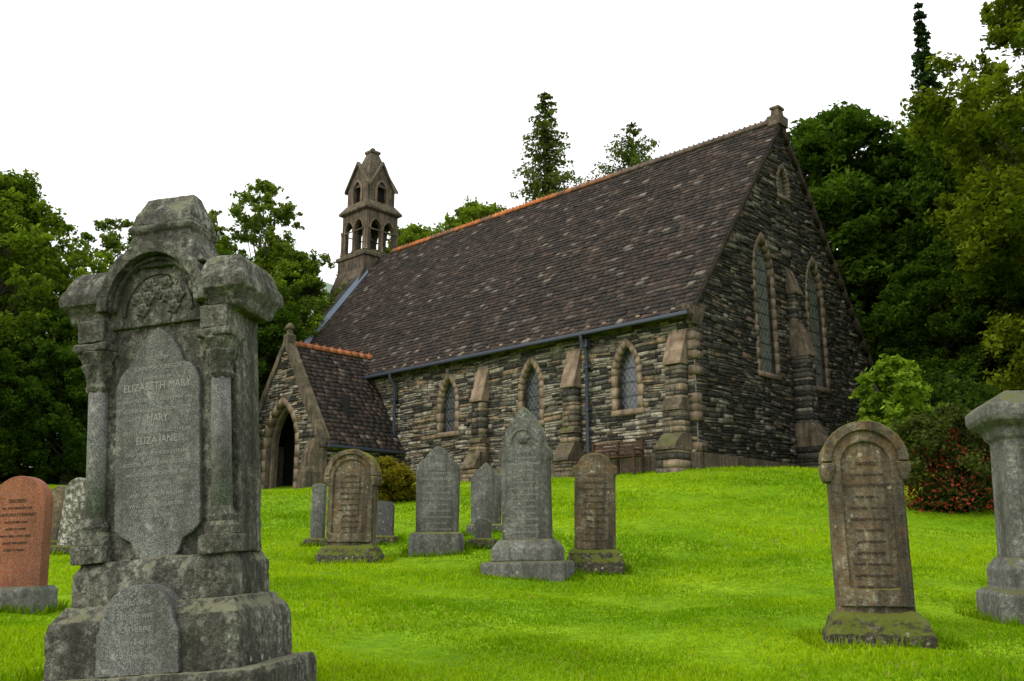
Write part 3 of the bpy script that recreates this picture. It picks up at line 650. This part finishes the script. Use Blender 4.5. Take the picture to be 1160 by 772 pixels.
def hooded(x,y,yaw,h,w_,th,mat,lean=0,tm=T_DARK,k=.04,hood=.075):
    m=gs("sandstone_gravestone",x,y,yaw,lean,0,w_+.18,th/2+.16)
    stack("base",[(w_+.1,th/2+.13,-.2),(w_+.1,th/2+.13,.09),(w_+.07,th/2+.11,.13),(w_+.05,th/2+.09,.19),(w_,th/2+.03,.23)],BRD,m,bv=.02)
    zs=h-w_-hood*.4
    panel("headstone",round_top(w_,.21,zs),[],-th/2,th/2,mat,m,bv=.015)
    pr=round_top(w_-.085,.38,zs-.02); panel("raised_border",round_top(w_-.012,.26,zs),[pr],th/2-.001,th/2+.028,mat,m,bv=.01)
    panel("hood_mould",ring(w_-.03,w_+hood*.55,zs,20),[],-th/2-.03,th/2+.06,mat,m,bv=.014)
    for sx in (-1,1): stack("hood_stop",[(hood*.3,th/2+.03,zs-.13),(hood*.5,th/2+.04,zs-.09),(hood*.6,th/2+.055,zs-.04),(hood*.6,th/2+.055,zs+.0)],mat,m,cx=sx*(w_-.0))
    engrave(m,LINES(9,k),0,-th/2-.002,zs-.02,.075,tm); return m
hooded(-2.18,12.78,-8,1.5,.325,.2,BR)
neargs=hooded(2.47,6.52,-14,1.50,.245,.22,BR,k=.03)
m=gs("grey_gravestone",-1.06,13.3,-6,0,-1,.42,.25)
stack("base",[(.37,.2,-.2),(.37,.2,.18),(.35,.18,.28),(.31,.12,.3)],SL,m,bv=.012)
o=[(-.3,.29),(.3,.29),(.31,1.2),(.27,1.28),(.2,1.32),(.13,1.42),(.06,1.49),(0,1.51),(-.06,1.49),(-.13,1.42),(-.2,1.32),(-.27,1.28),(-.31,1.2)]
panel("headstone",o,[],-.075,.075,SL,m,bv=.012); engrave(m,LINES(8,.05),0,-.077,1.22,.085,T_PALE)
m=gs("gothic_gravestone",.2,11.55,-16,-1.2,0,.58,.35)
stack("lower_base",[(.52,.3,-.2),(.52,.3,.15),(.5,.28,.18)],GR,m,bv=.015); stack("upper_base",[(.41,.22,.175),(.41,.22,.33),(.36,.17,.4),(.33,.14,.44)],GR,m,bv=.012)
o=[(-.3,.43),(.3,.43),(.3,1.38),(.335,1.42),(.335,1.52),(.285,1.56),(.26,1.62),(.265,1.68),(.2,1.83),(.12,1.95),(0,2.08),(-.12,1.95),(-.2,1.83),(-.265,1.68),(-.26,1.62),(-.285,1.56),(-.335,1.52),(-.335,1.42),(-.3,1.38)]
panel("headstone",o,[],-.1,.1,SL,m,bv=.012)
panel("carved_arch",ring(.15,.175,1.62,20),[],.1,.115,SL,m,bv=.006); lathe("rosette",[(.0,0),(.08,.0),(.06,.02),(.02,.03)],SL,m,seg=12,mod=.15,modn=6).matrix_local=Matrix.Translation((0,-.1,1.67))@Matrix.Rotation(math.pi/2,4,'X')
engrave(m,LINES(12,.044),0,-.102,1.5,.075,T_PALE)
m=gs("brown_shouldered_gravestone",1.05,11.97,-8,1,0,.4,.25)
stack("base",[(.37,.22,-.2),(.37,.22,.14),(.34,.19,.2),(.33,.18,.26),(.29,.12,.3)],BRD,m,bv=.015)
o=[(-.26,.29),(.26,.29),(.26,1.22),(.285,1.24),(.285,1.34),(.23,1.35)]+[(.22*math.cos(math.pi*i/12),1.35+.16*math.sin(math.pi*i/12)) for i in range(1,12)]+[(-.23,1.35),(-.285,1.34),(-.285,1.24),(-.26,1.22)]
panel("headstone",o,[],-.09,.09,BR,m,bv=.015); engrave(m,LINES(8,.042),0,-.092,1.2,.08,T_DARK)
m=gs("peaked_gravestone",-.42,15.2,-6,0,0,.34,.2); stack("base",[(.3,.17,-.2),(.3,.17,.14),(.27,.13,.17)],SL,m)
panel("headstone",[(-.24,.16),(.24,.16),(.25,.92),(0,1.16),(-.25,.92)],[],-.07,.07,SL,m,bv=.012)
m=gs("pedestal_monument",4.42,7.75,-14,1.5,0,.55,.45); ped=m
stack("base",[(.52,.42,-.2),(.52,.42,.2),(.5,.4,.23),(.44,.34,.25),(.44,.34,.4),(.42,.32,.44),(.38,.28,.5)],GR,m,bv=.012)
stack("shaft",[(.36,.26,.49),(.35,.25,1.45),(.38,.28,1.48),(.4,.3,1.55),(.48,.38,1.6),(.5,.4,1.64),(.5,.4,1.72),(.46,.36,1.76),(.3,.22,1.86)],GR,m,bv=.01)
panel("inset_panel",[(-.27,.58),(.27,.58),(.27,1.38),(-.27,1.38)],[],.2,.27,SL,m,bv=.008); engrave(m,LINES(8,.045),0,-.272,1.28,.085,T_PALE)
# weathering: voxel remesh then worn by two octaves of displacement
tx1=bpy.data.textures.new("worn_coarse",'CLOUDS'); tx1.noise_scale=.16; tx1.noise_depth=2
tx2=bpy.data.textures.new("worn_fine",'CLOUDS'); tx2.noise_scale=.035; tx2.noise_depth=2
STR={MON.name:(.016,.008),BRD.name:(.03,.014),BR.name:(.012,.005),GR.name:(.008,.003),SL.name:(.005,.0015)}
for ob in list(bpy.data.objects):
    if ob.type!='MESH' or not ob.parent or not ob.data.materials: continue
    mn=ob.data.materials[0].name
    if mn not in STR or ob.parent==church: continue
    if ob.name.split('.')[0] in('rosette','column_capital','column_base','carved_arch','tympanum_relief'): continue
    near=ob.parent in (monument,neargs,ped)
    a,b=STR[mn]
    if ob.name.startswith('headstone') or ob.name.startswith('inset'): a*=.6;b*=.5
    r=ob.modifiers.new("worn_mesh",'REMESH'); r.mode='VOXEL'; r.voxel_size=.0085 if near else .014; r.use_smooth_shade=True
    d=ob.modifiers.new("worn1",'DISPLACE'); d.texture=tx1; d.strength=a; d.mid_level=.6
    d=ob.modifiers.new("worn2",'DISPLACE'); d.texture=tx2; d.strength=b; d.mid_level=.6

Vg=np.concatenate([a for a,b in GB]); Cg=np.concatenate([b for a,b in GB])
link("lawn_grass",poly_mesh("lawn_grass",Vg,3,Cg,M_GRASS))

# ------------------------------------------------------------------ trees
s=NT("bark"); s.l(s.ramp(s.noise(s.coord((6,6,1)),4,8),[(.3,(.03,.025,.02)),(.7,(.11,.095,.075))]),s.p.inputs['Base Color']); M_BARK=s.m
def leaf_quads(C,size,droop=0.,rg=rng):
    n=len(C); nrm=rg.normal(size=(n,3)); nrm[:,2]=np.abs(nrm[:,2])+.35; nrm/=np.linalg.norm(nrm,axis=1)[:,None]
    a=rg.normal(size=(n,3)); a[:,2]-=droop; a-=nrm*(a*nrm).sum(1)[:,None]; a/=np.linalg.norm(a,axis=1)[:,None]+1e-9; b=np.cross(nrm,a)
    s_=(size*rg.uniform(.6,1.4,n))[:,None]; V=np.zeros((n,4,3)); V[:,0]=C-a*s_*.6; V[:,1]=C+b*s_*.34; V[:,2]=C+a*s_*.6; V[:,3]=C-b*s_*.34; return V
def broadleaf(name,H,Rr,zlow,nclump,nleaf,size,c_dark,c_light,seed,sparse=0.,flat=.8,droop=0.,prof=None,clr=(.08,.15),limb=1.):
    rg=np.random.default_rng(seed); rd=random.Random(seed)
    ph=[rd.uniform(0,6.28) for _ in range(4)]
    prof=prof or (lambda t:(math.sin(math.pi*min(.999,max(0,t*.93+.07)))**.5)*(1 if t<.5 else 1-.2*(t-.5)))
    tv=[];tf=[]
    def addt(p,r,seg=6):
        v,f=tube(p,r,seg); k=len(tv); tv.extend(v); tf.extend([tuple(i+k for i in q_) for q_ in f])
    tr=H*.022; top=V3((rd.uniform(-.4,.4),rd.uniform(-.4,.4),H*.86))
    tp=[V3((0,0,-1.5))]+[V3((top.x*t+rd.uniform(-.12,.12),top.y*t+rd.uniform(-.12,.12),top.z*t)) for t in (.0,.15,.3,.5,.7,.85,1)]
    addt(tp,[tr*1.5,tr*1.2,tr,tr*.85,tr*.65,tr*.4,tr*.25,.02],8)
    cl=[]; cr=[];cb=[]
    for i in range(nclump):
        t=rd.random()**.85; z=zlow+(H-zlow)*t; a=rd.uniform(0,2*math.pi)
        lob=1+.14*math.sin(3*a+ph[0]+5*t)+.10*math.sin(5*a+ph[1]-7*t)+.08*math.sin(11*t+ph[2])
        rad=Rr*prof(t)*lob*(rd.random()**.42)*rd.uniform(.85,1.08)
        c=V3((rad*math.cos(a)+top.x*t,rad*math.sin(a)+top.y*t,z)); r_=rd.uniform(*clr)*Rr*1.3*(1-.3*t)
        cl.append(c);cr.append(r_); cb.append(rd.random())
        z0_=max(.12*H,z-rad*.8-.5); t0=min(.95,z0_/(H*.86)); base=V3((top.x*t0,top.y*t0,z0_))
        if i%4==0:
            mid=base.lerp(c,.5)+V3((rd.uniform(-.1,.1)*rad,rd.uniform(-.1,.1)*rad,-.12*rad)); addt([base,mid,c],[tr*.3*(1-.6*t)*limb,tr*.13*(1-.5*t)*limb,.01],5)
            for _ in range(2):
                e=c+V3((rd.gauss(0,1),rd.gauss(0,1),rd.gauss(.3,.7)))*r_*.7; addt([mid.lerp(c,.6),e],[tr*.06*limb,.006],4)
    cl=np.array([tuple(c) for c in cl]); cr=np.array(cr);cb=np.array(cb)
    ns=8; S=rg.normal(size=(nclump,ns,3)); S/=np.linalg.norm(S,axis=2)[:,:,None]; S*=np.array([1,1,flat]); sc=(cl[:,None]+S*cr[:,None,None]*rg.uniform(.35,1.3,(nclump,ns,1))).reshape(-1,3)
    sr=np.repeat(cr,ns)*rg.uniform(.3,.75,nclump*ns); sb=np.repeat(cb,ns)*.55+rg.random(nclump*ns)*.45
    keep=rg.random(len(sc))>sparse; sc,sr,sb=sc[keep],sr[keep],sb[keep]
    pr=sr**2/ (sr**2).sum(); k=rg.choice(len(sc),nleaf,p=pr)
    P=rg.normal(size=(nleaf,3)); P/=np.linalg.norm(P,axis=1)[:,None]; P*=(rg.random(nleaf)**.55*1.2)[:,None]*np.array([1,1,flat]); P[:,2]-=droop*rg.random(nleaf)**2*1.6
    Cn=sc[k]+P*sr[k][:,None]
    V=leaf_quads(Cn,size,droop,rg)
    t=np.clip(sb[k]*.7+rg.random(nleaf)*.3+(P[:,2])*.25,0,1)[:,None]
    c=np.array(c_dark)*(1-t)+np.array(c_light)*t; c*=rg.uniform(.75,1.25,(nleaf,1))
    lm=poly_mesh(name+"_foliage",V,4,c,M_LEAF)
    tm=bpy.data.meshes.new(name+"_trunk"); tm.from_pydata([tuple(v) for v in tv],[],tf); tm.materials.append(M_BARK)
    for p in tm.polygons: p.use_smooth=True
    return (lm,tm)
def conifer(name,H,Rb,zlow,nwh,npb,nleaf_per,size,c_dark,c_light,seed,droop=.35,irr=.2,pw=1.):
    rg=np.random.default_rng(seed); rd=random.Random(seed); tv=[];tf=[];Cs=[];Tc=[]
    def addt(p,r,seg=5):
        v,f=tube(p,r,seg); k=len(tv); tv.extend(v); tf.extend([tuple(i+k for i in q_) for q_ in f])
    addt([V3((0,0,-1.5)),V3((0,0,H*.5)),V3((0,0,H))],[H*.016,H*.009,.02],7)
    for i in range(nwh):
        t=(i+rd.random()*.5)/nwh; z=zlow+(H-zlow)*t; L_=Rb*(1-t)**pw+.15
        for j in range(npb):
            a=rd.uniform(0,2*math.pi); l=L_*rd.uniform(1-irr*1.6,1+irr)
            if rd.random()<irr*.6: continue
            e=V3((l*math.cos(a),l*math.sin(a),z-l*droop*rd.uniform(.5,1.2)+.12*l)); b=V3((0,0,z)); mid=b.lerp(e,.5)+V3((0,0,.08*l)); addt([b,mid,e],[.035*(1-t)+.012,.02,.005],4)
            n_=int(nleaf_per*l/Rb)+6; u=rg.random(n_)**.75; bb=np.array(b);ee=np.array(e);mm=np.array(mid)
            p=((1-u)**2)[:,None]*bb+(2*u*(1-u))[:,None]*mm+(u**2)[:,None]*ee
            side=np.array([-math.sin(a),math.cos(a),0]); sp_=.30*l*(1-u*.75)*rg.normal(0,.55,n_)
            p=p+side*sp_[:,None]; p[:,2]-=rg.random(n_)**1.5*.22*min(1.5,l)*1.2; Cs.append(p); Tc.append(np.clip(u*.6+rg.random(n_)*.4,0,1))
    C_=np.concatenate(Cs);t=np.concatenate(Tc)[:,None]; V=leaf_quads(C_,size,.8,rg); c=np.array(c_dark)*(1-t)+np.array(c_light)*t; c=c*rg.uniform(.7,1.3,(len(C_),1))
    lm=poly_mesh(name+"_foliage",V,4,c,M_LEAF); tm=bpy.data.meshes.new(name+"_trunk"); tm.from_pydata([tuple(v) for v in tv],[],tf); tm.materials.append(M_BARK); return (lm,tm)
def place(name,ms,x,y,s=1,rot=0,z=None,sz=None):
    e=empty(name,(x,y,g1(x,y)-.1 if z is None else z),(0,0,rot)); e.scale=(s,s,sz or s)
    link("foliage",ms[0],e); link("trunk",ms[1],e); return e
TA=broadleaf("oak",14,4.8,.6,380,110000,.19,(.018,.042,.006),(.085,.15,.016),1)
TB=broadleaf("sycamore",14,4.5,.8,330,85000,.17,(.045,.08,.010),(.21,.29,.028),2,sparse=.22)
TS=broadleaf("ash",14,3.9,3.0,170,34000,.15,(.055,.09,.015),(.19,.26,.04),3,sparse=.4,clr=(.06,.13))
TR=broadleaf("birch",22,6.2,1.0,560,170000,.17,(.05,.08,.008),(.23,.28,.02),4,sparse=.1,droop=.9,flat=.8,clr=(.05,.1),prof=lambda t:(math.sin(math.pi*min(.999,max(0,t*.9+.1)))**.6)*(1 if t<.45 else 1-.5*(t-.45)),limb=.4)
TC=conifer("spruce",24,2.6,2.0,70,11,80,.2,(.01,.025,.01),(.035,.065,.02),5,droop=.35,irr=.25)
TL=conifer("larch",22,3.3,5,60,10,170,.15,(.035,.06,.015),(.13,.17,.035),6,droop=.1,irr=.5,pw=.75)
TP=conifer("pine",22,4.2,12,34,10,170,.15,(.035,.06,.015),(.13,.17,.045),8,droop=-.2,irr=.45,pw=.8)
place("birch_tree",TR,19.6,27.5,1.0,2.4)
place("birch_tree",TR,26,34,1.0,4)
place("oak_tree",TA,15.4,41,1.26,.4,sz=1.2)
place("oak_tree",TA,19.5,38,1.0,1.4,sz=1.12)
place("oak_tree",TA,22,45,1.3,2.4)
place("oak_tree",TA,16.5,33.2,.62,2.0)
place("oak_tree",TA,20.5,30.5,.7,5.0)
place("sycamore_tree",TB,12.2,48,1.1,3.3,sz=1.0)
place("spruce_tree",TC,24.6,50,1.19,0)
place("oak_tree",TA,26,27,.9,1.7)
place("larch_tree",TL,1.86,48,1.02,0)
place("pine_tree",TP,7.1,50,.96,1)
place("sycamore_tree",TB,-2.2,50,1.15,1,sz=1.14)
place("sycamore_tree",TB,-5.4,50,1.05,4,sz=1.04)
place("sycamore_tree",TB,-17.6,30,.80,0.5,sz=.74)
place("sycamore_tree",TB,-22,34,.9,2.5)
place("oak_tree",TA,-14.2,29.5,.42,1.1)
place("oak_tree",TA,-16.6,26.5,.38,3.1)
place("oak_tree",TA,-19.5,26.0,.4,5.1)
place("oak_tree",TA,-12.2,33.5,.48,4.1)
place("oak_tree",TA,-12.2,38.5,.7,4.9)
place("ash_tree",TS,-18.6,41,.88,1)
place("ash_tree",TS,-13.2,45,1.12,2)
place("sycamore_tree",TB,-15.4,44,.9,2.2)
place("sycamore_tree",TB,-11.6,44,.85,5.2,sz=.84)
place("oak_tree",TA,-19,46,.8,.3)
place("oak_tree",TA,-26,42,1,.3)
def shrub(name,x,y,h,r,n_,size,cd,clt,seed):
    return place(name,broadleaf(name,h,r,.1,90,n_,size,cd,clt,seed,clr=(.12,.26)),x,y)
shrub("light_green_shrub",10.0,23.6,3.0,1.05,7500,.15,(.07,.13,.01),(.25,.36,.035),11)
shrub("laurel_bush",12.5,26,2.6,2.2,18000,.13,(.012,.028,.006),(.06,.10,.015),12)
e=shrub("red_flowering_bush",8.75,18.3,1.95,1.15,20000,.075,(.025,.04,.01),(.10,.12,.03),13)
rgf=np.random.default_rng(5); nf=2200; P=rgf.normal(size=(nf,3)); P/=np.linalg.norm(P,axis=1)[:,None]; P[:,2]=abs(P[:,2]); P*=np.array([1.25,1.25,1.8])*rgf.uniform(.75,1.02,(nf,1)); 
cf=np.array([.30,.045,.03])*rgf.uniform(.5,1.3,(nf,1)); fl=poly_mesh("red_flowers",leaf_quads(P,.06,0,rgf),4,cf,M_LEAF); link("flowers",fl,e)
shrub("heather_bush",-2.75,21.0,1.0,.75,12000,.06,(.06,.07,.01),(.26,.2,.02),14)
X,Y=np.meshgrid(np.linspace(-420,420,90),np.linspace(180,700,50)); Zh=108*np.exp(-((X+95)/130)**2-((Y-380)/140)**2)+60*np.exp(-((X-170)/140)**2-((Y-480)/150)**2)+4*np.sin(X*.05)*np.sin(Y*.04)-2
idx=np.arange(X.size).reshape(X.shape); F=np.stack([idx[:-1,:-1],idx[:-1,1:],idx[1:,1:],idx[1:,:-1]],-1).reshape(-1,4)
me=bpy.data.meshes.new("hill"); me.from_pydata(np.c_[X.ravel(),Y.ravel(),Zh.ravel()].tolist(),[],F.tolist())
s=NT("hazy_hill"); s.l(s.ramp(s.noise(s.coord(),.03,8),[(.35,(.13,.18,.13)),(.65,(.22,.27,.22))]),s.p.inputs['Base Color']); me.materials.append(s.m)  # distance haze put into the hill's pale base colour
for p in me.polygons: p.use_smooth=True
link("hill",me)
